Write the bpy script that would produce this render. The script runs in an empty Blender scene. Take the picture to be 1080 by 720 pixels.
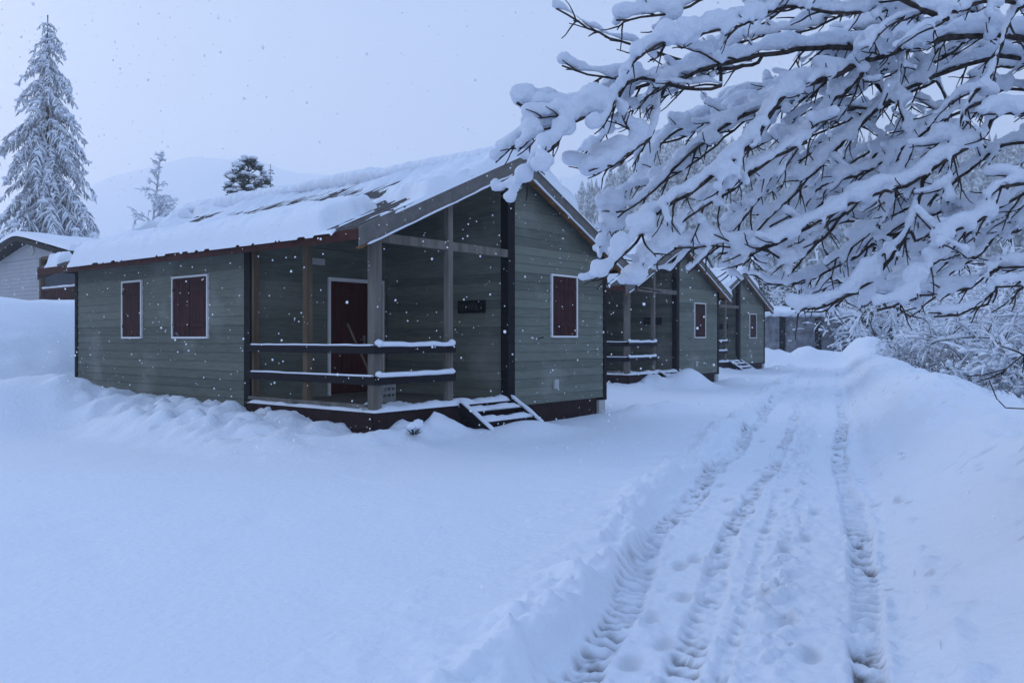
import bpy, math, random
import numpy as np
from mathutils import Vector, Matrix
R = math.radians
S = 0.88                    # metres per layout unit
SC = bpy.context.scene
COL = SC.collection
random.seed(7)
rng = np.random.default_rng(7)

# ---------------------------------------------------------------- camera
EYE = 1.60
cam_d = bpy.data.cameras.new('camera'); cam = bpy.data.objects.new('camera', cam_d); COL.objects.link(cam)
cam.location = (0, 0, EYE * S); cam.rotation_euler = (R(90), 0, 0)
cam_d.sensor_width = 36; cam_d.lens = 28.83; cam_d.shift_y = -0.0028
cam_d.clip_start = 0.05; cam_d.clip_end = 3000
SC.camera = cam
# ---------------------------------------------------------------- sky
world = bpy.data.worlds.new('World'); SC.world = world; world.use_nodes = True
nt = world.node_tree; nt.nodes.clear()
wo = nt.nodes.new('ShaderNodeOutputWorld'); bg = nt.nodes.new('ShaderNodeBackground')
sky = nt.nodes.new('ShaderNodeTexSky'); sky.sky_type = 'NISHITA'; sky.sun_disc = False
SUN_EL, SUN_AZ = R(28), R(300)
sky.sun_elevation = SUN_EL; sky.sun_rotation = SUN_AZ; sky.air_density = 1.6; sky.dust_density = 3.0; sky.ozone_density = 3.0
tc = nt.nodes.new('ShaderNodeTexCoord'); sep = nt.nodes.new('ShaderNodeSeparateXYZ')
rampw = nt.nodes.new('ShaderNodeValToRGB')
rampw.color_ramp.elements[0].position = 0.0; rampw.color_ramp.elements[0].color = (6.7, 7.8, 10.2, 1)
rampw.color_ramp.elements[1].position = 1.0; rampw.color_ramp.elements[1].color = (4.1, 6.2, 10.6, 1)
e = rampw.color_ramp.elements.new(0.35); e.color = (5.7, 7.0, 9.9, 1); e = rampw.color_ramp.elements.new(0.55); e.color = (4.4, 6.2, 10.0, 1)
cn = nt.nodes.new('ShaderNodeTexNoise'); cn.inputs['Scale'].default_value = 1.6; cn.inputs['Detail'].default_value = 4
cr = nt.nodes.new('ShaderNodeMapRange'); cr.inputs['To Min'].default_value = 0.93; cr.inputs['To Max'].default_value = 1.07
mulc = nt.nodes.new('ShaderNodeVectorMath'); mulc.operation = 'SCALE'
mixw = nt.nodes.new('ShaderNodeMix'); mixw.data_type = 'RGBA'; mixw.inputs['Factor'].default_value = 0.85
L = nt.links.new
L(tc.outputs['Generated'], sep.inputs[0]); L(sep.outputs['Z'], rampw.inputs['Fac'])
L(tc.outputs['Generated'], cn.inputs['Vector']); L(cn.outputs['Fac'], cr.inputs['Value'])
L(rampw.outputs['Color'], mulc.inputs[0]); L(cr.outputs['Result'], mulc.inputs['Scale'])
L(sky.outputs['Color'], mixw.inputs['A']); L(mulc.outputs['Vector'], mixw.inputs['B'])
L(mixw.outputs['Result'], bg.inputs['Color']); bg.inputs['Strength'].default_value = 0.10
L(bg.outputs['Background'], wo.inputs['Surface'])
# ---------------------------------------------------------------- overcast sun
sd = bpy.data.lights.new('sun', 'SUN'); sun = bpy.data.objects.new('sun', sd); COL.objects.link(sun)
sd.energy = 0.5; sd.angle = R(30); sd.color = (1.0, 0.96, 0.92)
sdir = Vector((math.sin(SUN_AZ) * math.cos(SUN_EL), math.cos(SUN_AZ) * math.cos(SUN_EL), math.sin(SUN_EL)))
sun.rotation_euler = sdir.to_track_quat('Z', 'Y').to_euler()
vs = SC.view_settings; SC.display_settings.display_device = 'sRGB'
vs.view_transform = 'Standard'; vs.look = 'None'; vs.exposure = 0.0; vs.gamma = 1.0; vs.use_curve_mapping = False
SC.cycles.volume_bounces = 3; SC.cycles.max_bounces = 6; SC.cycles.diffuse_bounces = 3
SC.cycles.use_denoising = True; SC.cycles.transparent_max_bounces = 4

# ---------------------------------------------------------------- noise
_perm = np.random.default_rng(11).permutation(4096).astype(np.int64)
def _h(i, j, k):
    return _perm[(_perm[(_perm[i & 4095] + j) & 4095] + k) & 4095]
def noise(x, y, z=0.0):
    x, y, z = np.broadcast_arrays(np.asarray(x, float), np.asarray(y, float), np.asarray(z, float))
    xi, yi, zi = np.floor(x).astype(np.int64), np.floor(y).astype(np.int64), np.floor(z).astype(np.int64)
    xf, yf, zf = x - xi, y - yi, z - zi
    u, v, w = (t * t * t * (t * (t * 6 - 15) + 10) for t in (xf, yf, zf))
    def g(a, b, c):
        return _h(xi + a, yi + b, zi + c) / 2047.5 - 1.0
    def lerp(a, b, t): return a + (b - a) * t
    return lerp(lerp(lerp(g(0,0,0), g(1,0,0), u), lerp(g(0,1,0), g(1,1,0), u), v),
                lerp(lerp(g(0,0,1), g(1,0,1), u), lerp(g(0,1,1), g(1,1,1), u), v), w)
def fbm(x, y, z=0.0, o=4):
    a, s, t = 1.0, 0.0, 0.0
    for i in range(o):
        s = s + a * noise(np.asarray(x) * 2**i + 17.3 * i, np.asarray(y) * 2**i - 9.1 * i, np.asarray(z) * 2**i); t += a; a *= 0.5
    return s / t
def sm(v, a, b):
    t = np.clip((np.asarray(v, float) - a) / (b - a), 0, 1); return t * t * (3 - 2 * t)

# ---------------------------------------------------------------- materials
def mat(name, col, rough=0.7, bump=None, var=None, col2=None, attr=None, metallic=0, stretch=None):
    """bump=(scale,strength,detail,distance)  var=(scale,amount) mixes col->col2 by noise  attr: vertex attribute mixes col->col2"""
    m = bpy.data.materials.new(name); m.use_nodes = True; n = m.node_tree; p = n.nodes['Principled BSDF']
    p.inputs['Base Color'].default_value = (*col, 1); p.inputs['Roughness'].default_value = rough; p.inputs['Metallic'].default_value = metallic
    t = n.nodes.new('ShaderNodeTexCoord'); vec = t.outputs['Object']
    if stretch:
        mp = n.nodes.new('ShaderNodeMapping'); mp.inputs['Scale'].default_value = stretch
        n.links.new(vec, mp.inputs['Vector']); vec = mp.outputs['Vector']
    if col2:
        mx = n.nodes.new('ShaderNodeMix'); mx.data_type = 'RGBA'
        mx.inputs['A'].default_value = (*col, 1); mx.inputs['B'].default_value = (*col2, 1)
        if attr:
            a = n.nodes.new('ShaderNodeAttribute'); a.attribute_name = attr; fac = a.outputs['Fac']
        else:
            ns = n.nodes.new('ShaderNodeTexNoise'); ns.inputs['Scale'].default_value = var[0]; ns.inputs['Detail'].default_value = 5
            n.links.new(vec, ns.inputs['Vector'])
            mr = n.nodes.new('ShaderNodeMapRange'); mr.inputs['From Min'].default_value = 0.5 - var[1]; mr.inputs['From Max'].default_value = 0.5 + var[1]
            n.links.new(ns.outputs['Fac'], mr.inputs['Value']); fac = mr.outputs['Result']
        n.links.new(fac, mx.inputs['Factor']); n.links.new(mx.outputs['Result'], p.inputs['Base Color'])
    if bump:
        nb = n.nodes.new('ShaderNodeTexNoise'); nb.inputs['Scale'].default_value = bump[0]; nb.inputs['Detail'].default_value = bump[2]
        b = n.nodes.new('ShaderNodeBump'); b.inputs['Strength'].default_value = bump[1]; b.inputs['Distance'].default_value = bump[3]
        n.links.new(vec, nb.inputs['Vector']); n.links.new(nb.outputs['Fac'], b.inputs['Height']); n.links.new(b.outputs['Normal'], p.inputs['Normal'])
    return m
SNOW = (0.80, 0.85, 0.93)
M = {}
M['snow'] = mat('fresh_snow', SNOW, 0.75, bump=(16, 0.45, 8, 0.03))
M['shaded_tree_snow'] = mat('branch_snow', (.68, .73, .82), 0.75, bump=(38, 0.7, 6, 0.022))  # snow colour darkened to imitate self-shadow and backlight on the overhanging branches
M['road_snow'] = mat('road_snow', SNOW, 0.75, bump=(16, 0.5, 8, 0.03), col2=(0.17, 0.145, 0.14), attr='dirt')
M['bark'] = mat('dark_bark', (0.030, 0.024, 0.022), 0.9, bump=(60, 0.6, 4, 0.01), var=(30, .12), col2=(0.075, 0.062, 0.055))
M['twig'] = mat('brown_twigs', (0.075, 0.058, 0.048), 0.9)
M['needle'] = mat('evergreen_needles', (0.025, 0.045, 0.035), 0.9, var=(3, .1), col2=(0.05, 0.07, 0.05))
M['larch'] = mat('frosted_needles', (0.19, 0.20, 0.21), 0.9, var=(4, .15), col2=(0.60, 0.63, 0.68))
M['hazed_frost_wood'] = mat('hazed_frosted_woodland', (0.14, 0.16, 0.18), 0.9, var=(1.2, .12), col2=(0.65, 0.70, 0.76))  # frosted conifers, colour paled further to stand in for distance haze
M['hill'] = mat('hill_snow', (0.90, 0.92, 0.95), 0.9, var=(0.02, .12), col2=(0.80, 0.83, 0.88))
M['black_wood'] = mat('black_stained_wood', (0.009, 0.009, 0.011), 0.6, bump=(40, 0.3, 4, 0.004), stretch=(1, 1, .2))
M['rail_wood'] = mat('dark_rail_wood', (0.013, 0.011, 0.014), 0.6, bump=(30, .3, 4, .004))
M['grey_wood'] = mat('weathered_post_wood', (0.11, 0.10, 0.085), 0.8, var=(9, .15), col2=(0.19, 0.175, 0.155), bump=(60, .4, 4, .004), stretch=(1, 1, .12))
M['brown_wood'] = mat('brown_post_wood', (0.10, 0.07, 0.045), 0.8, var=(9, .15), col2=(0.15, 0.115, 0.08), bump=(60, .4, 4, .004), stretch=(1, 1, .12))
M['soffit'] = mat('warm_soffit_board', (0.22, 0.115, 0.05), 0.75, var=(6, .15), col2=(0.14, 0.07, 0.035))
M['red_fascia'] = mat('dark_red_fascia', (0.07, 0.022, 0.018), 0.65, var=(8, .15), col2=(0.04, 0.015, 0.014))
M['plinth'] = mat('dark_red_plinth', (0.034, 0.016, 0.016), 0.8, var=(8, .15), col2=(0.018, 0.011, 0.012), bump=(20, .4, 4, .01))
M['shutter'] = mat('oxblood_shutter', (0.055, 0.014, 0.014), 0.6, var=(14, .12), col2=(0.030, 0.010, 0.011), bump=(60, .25, 3, .003), stretch=(1, 1, .15))
M['door'] = mat('oxblood_door', (0.065, 0.011, 0.010), 0.5, var=(10, .15), col2=(0.042, 0.008, 0.009), stretch=(1, 1, .15))
M['white_trim'] = mat('white_window_trim', (0.72, 0.72, 0.72), 0.6)
M['metal_roof'] = mat('grey_brown_sheet_metal', (0.075, 0.065, 0.062), 0.45, metallic=.2, var=(5, .2), col2=(0.12, 0.11, 0.11))
M['barge'] = mat('grey_barge_board', (0.17, 0.16, 0.15), 0.6, var=(7, .2), col2=(0.12, 0.115, 0.11))
M['plaque'] = mat('dark_carved_plaque', (0.012, 0.012, 0.013), 0.7)
M['letter'] = mat('pale_carved_letter', (0.06, 0.058, 0.055), 0.7)
M['grey_box'] = mat('pale_grey_plastic', (0.42, 0.43, 0.42), 0.5)
M['porch_floor'] = mat('porch_decking', (0.14, 0.12, 0.10), 0.8, bump=(30, .3, 3, .005))
M['white_siding'] = mat('pale_grey_siding', (0.46, 0.47, 0.50), 0.7, var=(2, .2), col2=(0.40, 0.41, 0.44))
M['metal_tool'] = mat('tool_steel', (0.30, 0.30, 0.31), 0.4, metallic=.6)
M['crate_plastic'] = mat('faded_plastic', (0.30, 0.31, 0.31), 0.6)
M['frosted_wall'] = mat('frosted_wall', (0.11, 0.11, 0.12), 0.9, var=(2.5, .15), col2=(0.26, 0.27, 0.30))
M['flake'] = mat('snowflake', (0.92, 0.94, 0.96), 0.8)

def siding_mat(name, base, dark, pale):
    m = bpy.data.materials.new(name); m.use_nodes = True; n = m.node_tree; p = n.nodes['Principled BSDF']; LK = n.links.new
    at = n.nodes.new('ShaderNodeAttribute'); at.attribute_name = 'tone'
    uv = n.nodes.new('ShaderNodeTexCoord'); mp = n.nodes.new('ShaderNodeMapping'); mp.inputs['Scale'].default_value = (1.2, 1.2, 14)
    ns = n.nodes.new('ShaderNodeTexNoise'); ns.inputs['Scale'].default_value = 2.5; ns.inputs['Detail'].default_value = 7; ns.inputs['Roughness'].default_value = .65
    LK(uv.outputs['Object'], mp.inputs['Vector']); LK(mp.outputs['Vector'], ns.inputs['Vector'])
    ns2 = n.nodes.new('ShaderNodeTexNoise'); ns2.inputs['Scale'].default_value = .8; ns2.inputs['Detail'].default_value = 4
    LK(uv.outputs['Object'], ns2.inputs['Vector'])
    r1 = n.nodes.new('ShaderNodeMapRange'); r1.inputs['From Min'].default_value = .3; r1.inputs['From Max'].default_value = .7
    LK(ns.outputs['Fac'], r1.inputs['Value'])
    a = n.nodes.new('ShaderNodeMix'); a.data_type = 'RGBA'; a.inputs['A'].default_value = (*dark, 1); a.inputs['B'].default_value = (*base, 1)
    ad = n.nodes.new('ShaderNodeMath'); ad.operation = 'ADD'; LK(r1.outputs['Result'], ad.inputs[0]); LK(at.outputs['Fac'], ad.inputs[1])
    ml = n.nodes.new('ShaderNodeMath'); ml.operation = 'MULTIPLY'; ml.inputs[1].default_value = .6; ml.use_clamp = True; LK(ad.outputs[0], ml.inputs[0])
    LK(ml.outputs[0], a.inputs['Factor'])
    r2 = n.nodes.new('ShaderNodeMapRange'); r2.inputs['From Min'].default_value = .55; r2.inputs['From Max'].default_value = .75; r2.inputs['To Max'].default_value = .6
    LK(ns2.outputs['Fac'], r2.inputs['Value'])
    b = n.nodes.new('ShaderNodeMix'); b.data_type = 'RGBA'; b.inputs['B'].default_value = (*pale, 1)
    LK(a.outputs['Result'], b.inputs['A']); LK(r2.outputs['Result'], b.inputs['Factor']); LK(b.outputs['Result'], p.inputs['Base Color'])
    p.inputs['Roughness'].default_value = .7
    bm = n.nodes.new('ShaderNodeBump'); bm.inputs['Strength'].default_value = .25; bm.inputs['Distance'].default_value = .006
    LK(ns.outputs['Fac'], bm.inputs['Height']); LK(bm.outputs['Normal'], p.inputs['Normal'])
    return m
M['green_siding'] = siding_mat('grey_green_siding', (0.220, 0.236, 0.195), (0.110, 0.122, 0.104), (0.30, 0.31, 0.28))

for k_, m_ in M.items():
    if 'snow' not in k_: m_.node_tree.nodes['Principled BSDF'].inputs['Specular IOR Level'].default_value = .12
# ---------------------------------------------------------------- object helpers
def tag(o, label=None, cat=None, group=None, kind=None):
    if label: o['label'] = label
    if cat: o['category'] = cat
    if group: o['group'] = group
    if kind: o['kind'] = kind
    return o
def thing(name, loc, label, cat, group=None, rz=0.0):
    o = bpy.data.objects.new(name, None); COL.objects.link(o)
    o.location = (loc[0] * S, loc[1] * S, loc[2] * S); o.rotation_euler = (0, 0, rz); o.empty_display_size = .3
    return tag(o, label, cat, group)
def mesh_obj(name, verts, faces, material, parent=None, smooth=False, attrs=None):
    me = bpy.data.meshes.new(name)
    v = np.asarray(verts, dtype=np.float64).reshape(-1, 3) * S
    if isinstance(faces, np.ndarray):
        nf, k = faces.shape
        me.vertices.add(len(v)); me.vertices.foreach_set('co', v.astype(np.float32).ravel())
        me.loops.add(nf * k); me.loops.foreach_set('vertex_index', faces.astype(np.int32).ravel())
        me.polygons.add(nf); me.polygons.foreach_set('loop_start', np.arange(0, nf * k, k, dtype=np.int32))
        me.update(calc_edges=True); me.validate()
    else:
        me.from_pydata(v.tolist(), [], faces); me.update()
    if smooth: me.polygons.foreach_set('use_smooth', np.ones(len(me.polygons), dtype=bool))
    if attrs:
        for k2, vals in attrs.items():
            a = me.attributes.new(k2, 'FLOAT', 'POINT'); a.data.foreach_set('value', np.asarray(vals, dtype=np.float32))
    me.materials.append(M[material])
    o = bpy.data.objects.new(name, me); COL.objects.link(o)
    if parent: o.parent = parent
    return o
class MB:
    def __init__(s): s.v = []; s.f = []; s.t = []
    def add(s, vs_, fs, tone=0.0):
        b = len(s.v); s.v += [tuple(x) for x in vs_]; s.f += [tuple(i + b for i in f) for f in fs]; s.t += [tone] * len(vs_); return s
    def box(s, x0, x1, y0, y1, z0, z1):
        return s.add([(x0,y0,z0),(x1,y0,z0),(x1,y1,z0),(x0,y1,z0),(x0,y0,z1),(x1,y0,z1),(x1,y1,z1),(x0,y1,z1)],
                     [(0,3,2,1),(4,5,6,7),(0,1,5,4),(1,2,6,5),(2,3,7,6),(3,0,4,7)])
    def bar(s, p, q, w, h, up=(0,0,1)):
        p, q = Vector(p), Vector(q); d = (q - p).normalized(); u = Vector(up)
        sd_ = d.cross(u).normalized(); u = sd_.cross(d).normalized()
        c = []
        for a in (p, q):
            for i, j in ((-1,-1),(1,-1),(1,1),(-1,1)): c.append(a + sd_ * (i * w / 2) + u * (j * h / 2))
        return s.add(c, [(0,1,2,3),(7,6,5,4),(0,4,5,1),(1,5,6,2),(2,6,7,3),(3,7,4,0)])
    def tube(s, pts, rad, n=6, cap=True, squash=1.0):
        pts = [Vector(p) for p in pts]; b = len(s.v); m = len(pts)
        for i, p in enumerate(pts):
            d = (pts[min(i+1, m-1)] - pts[max(i-1, 0)]);
            d = d.normalized() if d.length > 1e-9 else Vector((0, 0, 1))
            a = d.cross(Vector((0, 0, 1)));
            a = a.normalized() if a.length > 1e-3 else Vector((1, 0, 0))
            c = a.cross(d).normalized()
            r = rad[i] if hasattr(rad, '__len__') else rad
            for k in range(n):
                an = 2 * math.pi * k / n; s.v.append(tuple(p + a * (math.cos(an) * r) + c * (math.sin(an) * r * squash))); s.t.append(0)
        for i in range(m - 1):
            for k in range(n):
                k2 = (k + 1) % n; s.f.append((b + i*n + k, b + i*n + k2, b + (i+1)*n + k2, b + (i+1)*n + k))
        if cap:
            s.f.append(tuple(b + k for k in range(n))[::-1]); s.f.append(tuple(b + (m-1)*n + k for k in range(n)))
        return s
    def blob(s, c, rx, ry, rz, sub=1, jit=.15):
        V_, F_ = ICO[sub]; k = 1 + (rng.random(len(V_)) - .5) * 2 * jit
        P = V_ * k[:, None] * np.array([rx, ry, rz]) + np.array(c)
        return s.add(P.tolist(), F_)
    def build(s, name, material, parent=None, smooth=False):
        return mesh_obj(name, s.v, s.f, material, parent, smooth, {'tone': s.t})
def ico(sub):
    t = (1 + 5 ** .5) / 2
    v = [Vector(p).normalized() for p in ((-1,t,0),(1,t,0),(-1,-t,0),(1,-t,0),(0,-1,t),(0,1,t),(0,-1,-t),(0,1,-t),(t,0,-1),(t,0,1),(-t,0,-1),(-t,0,1))]
    f = [(0,11,5),(0,5,1),(0,1,7),(0,7,10),(0,10,11),(1,5,9),(5,11,4),(11,10,2),(10,7,6),(7,1,8),(3,9,4),(3,4,2),(3,2,6),(3,6,8),(3,8,9),(4,9,5),(2,4,11),(6,2,10),(8,6,7),(9,8,1)]
    for _ in range(sub):
        c = {}; nf = []
        def mid(a, b):
            k = (min(a,b), max(a,b))
            if k not in c: v.append(((v[a] + v[b]) / 2).normalized()); c[k] = len(v) - 1
            return c[k]
        for a, b, d in f:
            x, y, z = mid(a,b), mid(b,d), mid(d,a); nf += [(a,x,z),(b,y,x),(d,z,y),(x,y,z)]
        f = nf
    return np.array([tuple(p) for p in v]), f
ICO = {0: ico(0), 1: ico(1), 2: ico(2)}
def copy_tree(o, parent=None):
    c = o.copy(); COL.objects.link(c); c.parent = parent
    for ch in o.children: copy_tree(ch, c)
    return c
def grid_faces(nr, nc):
    i = np.arange((nr - 1) * nc).reshape(nr - 1, nc)[:, :-1].ravel()
    return np.stack([i, i + 1, i + nc + 1, i + nc], 1)

# ---------------------------------------------------------------- cabin frame
GX, GY = 0.6236, 0.7817                     # gable direction (local x); local y = (-GY, GX)
CA = math.atan2(GY, GX)
C0 = (-2.08, 12.42); CSTEP = (5.60, 12.68)
W, LEN, PD, FL = 6.5, 10.0, 3.25, 0.50
HX = W / 2
def zroof(x): return 4.90 - 0.45 * abs(x - HX)
def to_local(x, y, c):
    dx, dy = x - c[0], y - c[1]; return dx * GX + dy * GY, -dx * GY + dy * GX

# ---------------------------------------------------------------- terrain
DX, DY = 0.3633, 0.9317                     # road direction
def st(x, y): return x * DX + y * DY, x * DY - y * DX
def xy(s, t): return s * DX + t * DY, s * DY - t * DX
def edge_l(s): return -1.33 - 0.34 * sm(s, 3, 9) + 0.10 * noise(np.asarray(s) * .8, 3.1) + 0.05 * noise(np.asarray(s) * 3, 8.1)
LX = [(-1.17, .115, 1.0), (-.68, .085, .8), (.17, .105, 1.0), (-.45, .04, .35)]
STEPS = [(4.4,-.1),(5.3,-.42),(6.0,-.98),(7.1,-.55),(7.9,-.15),(9.1,-1.2),(10.0,-.75),(12.5,-.6),(13.4,-1.1),(14.6,-.3),(3.6,-.85),(3.95,-.98),(4.25,-.86),(4.6,-1.02),(5.1,-.9),(5.8,-1.05),(6.5,-.35),(6.9,-.2),(4.9,-.25),(7.6,-.9),(8.2,-1.0),(8.9,-.45),(9.5,-.3),(10.4,-.9),(11.2,-.4)]
def height(x, y, want_dirt=False):
    x = np.asarray(x, float); y = np.asarray(y, float); s, t = st(x, y)
    h = 0.05 * fbm(x * .25, y * .25, 1.0, 3) + 0.014 * fbm(x * 1.7, y * 1.7, 4.0, 4) - .012 * sm(noise(x * 2.7, y * 2.7, 7.0), .62, .8)
    # road cut
    el = edge_l(s); onroad = sm(t, el - .03, el + .10) * (1 - sm(t, .35, .62))
    far = 1 - sm(s, 34, 46)
    h = h - 0.11 * onroad * far
    # ploughed lip on the left
    lip = np.exp(-((t - el + .14) / .19) ** 2)
    lump = np.clip(fbm(x * 3.2, y * 3.2, 7.0, 5) * 1.8 + .35, 0, 1.5) + .35 * np.clip(fbm(x * 9, y * 9, 2.0, 3) * 2, 0, 1)
    h = h + lip * far * (0.0 + 0.105 * lump) + 0.03 * np.exp(-((t - el + .5) / .5) ** 2) * np.clip(fbm(x * 5, y * 5, 2.0, 3) + .2, 0, 1) * far
    # bank on the right of the road, falling away behind its crest
    crest = 2.02 + .12 * noise(s * .35, 5.2)
    bh = 0.80 + 0.07 * noise(s * .45, 9.4) + .05 * noise(s * 1.3, 2.4)
    bank = .62 * sm(t, .42, 1.35 + .15 * noise(s * .7, 6.0)) + .38 * sm(t, .8, crest)
    back = sm(t, crest - .1, crest + 4.6)
    endb = 1 - sm(s, 62, 78)
    h = h + (bank * bh * (1 - .0 * back) - back * 3.0) * endb + bank * (1 - back) * (0.13 * fbm(x * 1.3, y * 1.3, 3.3, 4) + .07 * fbm(s * 2.0, t * 6, 3.3, 4) + .020 * fbm(x * 9, y * 9, 3.3, 3)) * endb
    h = h + 0.05 * np.exp(-((t - .55) / .16) ** 2) * np.clip(fbm(x * 6, y * 6, 5.0, 3) * 2, 0, 1.5) * far
    h = h + .05 * sm(t, .5, .9) * (1 - sm(t, 1.5, 2.2)) * noise(s * 2.2 + t, t * 3)
    # snow shed from the roof against the side wall, for every cabin
    for k in range(3):
        c = (C0[0] + CSTEP[0] * k, C0[1] + CSTEP[1] * k); lx, ly = to_local(x, y, c)
        along = sm(ly, -2.0, 3.0) * (1 - sm(ly, 12, 16)); acr = sm(lx, -2.7, -1.3) * (1 - sm(lx, 1.0, 1.6))
        lum = .5 + .5 * np.clip(fbm(x * 3.4, y * 3.4, 12.0, 4) * 1.8, -1, 1)
        h = np.maximum(h, h * (1 - along * acr) + along * acr * (.24 + .12 * noise(ly * .5, 1.0) + .30 * lum))
        if k == 1: h = h + .42 * np.exp(-((ly + .75) / .6) ** 2 - ((lx - 2.4) / 1.1) ** 2)
        # drift by the steps and front wall
        h = h + .24 * np.exp(-((ly + .95) / .42) ** 2 - ((lx - 2.5) / 1.0) ** 2); dr = np.exp(-((ly + .55) / .45) ** 2) * sm(lx, 5.2, 6.8) * (1 - sm(lx, 8.5, 9.5)); h = h + .16 * dr * (1 + .5 * noise(x * 3, y * 3))
        dp = np.exp(-((ly + .42) / .30) ** 2 - ((lx - .7) / 1.1) ** 2); h = h + .22 * dp * (.6 + lum)
    # mounds at the left
    lx, ly = to_local(x, y, C0)
    m1 = np.exp(-(((x + 9.3) / 1.5) ** 2 + ((y - 14.7) / 1.3) ** 2) ** 1.4); h = h + .85 * m1
    m2 = sm(ly, 11.4, 16.5) * (1 - sm(lx, 3.0, 9.0)) + 0
    h = h + 2.75 * m2 * (1 + .03 * fbm(x * .9, y * .9, 6.0, 3)) + .10 * m2 * fbm(x * .8, y * .8, 1.0, 4)
    # lumpy pile closing the far end of the road
    fb = np.exp(-((y - 50 + .12 * (x - 18)) / 2.0) ** 2) * sm(x, 11, 14) * (1 - sm(x, 24, 28))
    h = h + fb * (.85 + .5 * fbm(x * .9, y * .9, 2.0, 4))
    # hills
    h = h + 60 * sm(y, 130, 290) * sm(x, -55, 75) * (1 + .15 * fbm(x * .02, y * .02, 1, 3))
    pk = 150 + 80 * np.exp(-((x + 365) / 190) ** 2) - 60 * sm(-x, 480, 900) - 40 * sm(x, 0, 500)
    h = h + pk * sm(y, 650, 1030) * (1 + .08 * fbm(x * .006, y * .006, 8, 4))
    if not want_dirt: return h
    # tyre tracks
    d = np.zeros_like(h); fade = 1 - sm(s, 16, 30) * .7
    for i, (tc_, w, a) in enumerate(LX):
        wob = tc_ + (-.24 * sm(s, 4, 7.5) if tc_ < -1 else (-.10 * sm(s, 4, 8) if tc_ < -.3 else 0)) + .07 * noise(s * .45, i * 7.0) + .02 * noise(s * 1.6, i * 3.0)
        q = np.abs(t - wob) / (w * (1 + .25 * noise(s * 2.2, i * 4.0))); core = 1 - sm(q, .75, 1.1)
        brk = np.clip(.48 + 1.6 * fbm(s * 1.4, t * 2 + i * 5, 3.0, 3), 0, 1)
        lug = np.sin(2 * np.pi * (s + .25 * (t - wob) * (1 if i % 2 else -1) + .030 * noise(s * 5, t * 9) + .06 * noise(s * 1.1, i * 9.0)) / (.135 + .012 * i) + 1.5 * noise(s * .8, t * 4, 5.0))
        lugp = np.clip(lug * 1.8, -1, 1)
        crumb = fbm(x * 9, y * 12, 3.0 + i, 4)
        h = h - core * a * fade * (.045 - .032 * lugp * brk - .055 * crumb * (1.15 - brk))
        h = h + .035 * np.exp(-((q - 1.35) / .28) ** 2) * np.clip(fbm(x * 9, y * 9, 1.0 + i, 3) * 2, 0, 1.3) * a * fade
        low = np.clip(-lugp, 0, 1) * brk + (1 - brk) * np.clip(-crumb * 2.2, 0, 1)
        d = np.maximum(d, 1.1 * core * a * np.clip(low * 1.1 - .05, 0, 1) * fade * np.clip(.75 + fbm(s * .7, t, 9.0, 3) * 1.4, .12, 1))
    # loose clods on the middle of the road, footprints
    mid = (np.exp(-((t + .36 + .06 * noise(s, 2)) / .13) ** 2) + .30 * onroad * np.clip(.3 + 2 * noise(s * .9, t * 2, 3.0), 0, 1)) * far; h = h + .034 * mid * np.clip(fbm(x * 12, y * 12, 6.0, 3) * 2.6, -.2, 1.3)
    h = h + onroad * (.018 * fbm(x * 4, y * 4, 9.0, 4) + .010 * np.clip(fbm(x * 14, y * 14, 2.0, 3) * 3 - .6, 0, 1))
    for k, (fy, ft) in enumerate(STEPS):
        fs = fy * 1.07; q = ((s - fs) / .13) ** 2 + ((t - ft) / .055) ** 2
        h = h - .030 * np.exp(-q ** 2); d = np.maximum(d, .28 * np.exp(-q ** 2))
    speck = sm(noise(x * 9, y * 9, 4.0), .74, .86) * sm(noise(x * .9, y * .9, 2.0), -.1, .5) * (t > .3)
    h = h - .012 * speck; d = np.maximum(d, .35 * speck)
    return h, np.clip(d, 0, 1)

def axis(lo, hi, a, b, fine, g):
    m = list(np.arange(a, b, fine)); st_ = fine; p = b; up = []
    while p < hi: up.append(p); st_ *= g; p += st_
    up.append(hi); st_ = fine; p = a - fine; dn = []
    while p > lo: dn.append(p); st_ *= g; p -= st_
    dn.append(lo); return np.array(dn[::-1] + m + up)
gx = axis(-1080, 1080, -7, 4.0, .075, 1.030); gy = axis(-30, 1080, 2.6, 9.0, .06, 1.014)
XX, YY = np.meshgrid(gx, gy); ZZ = height(XX, YY)
s_, t_ = st(XX, YY)
inside = sm(s_, 1.2, 1.5) * (1 - sm(s_, 47.2, 47.8)) * sm(t_, -2.45, -2.3) * (1 - sm(t_, 3.0, 3.2))
ZZ = ZZ - .10 * inside
g_o = mesh_obj('snow_ground', np.stack([XX, YY, ZZ], -1).reshape(-1, 3), grid_faces(len(gy), len(gx)), 'snow', None, True)
tag(g_o, kind='structure')
def strip(name, t0, t1, dt, s0, s1, ds0, g, material, e0, e1):
    sl = [s0]; d = ds0
    while sl[-1] < s1: sl.append(sl[-1] + d); d *= g
    sl = np.array(sl); tl = np.arange(t0, t1 + dt / 2, dt)
    TT, SS = np.meshgrid(tl, sl); X, Y = xy(SS, TT); Z, D = height(X, Y, True); Z = Z + .004
    if e0: Z[:, 0] -= .004
    if e1: Z[:, -1] -= .004
    Z[0] -= .06; Z[-1] -= .06
    o = mesh_obj(name, np.stack([X, Y, Z], -1).reshape(-1, 3), grid_faces(len(sl), len(tl)), material, None, True, {'dirt': D.ravel()})
    return tag(o, kind='structure')
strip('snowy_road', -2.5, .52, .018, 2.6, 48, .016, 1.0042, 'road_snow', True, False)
strip('snow_bank', .44, 3.2, .030, 2.2, 48, .022, 1.0055, 'road_snow', True, True)

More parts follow.
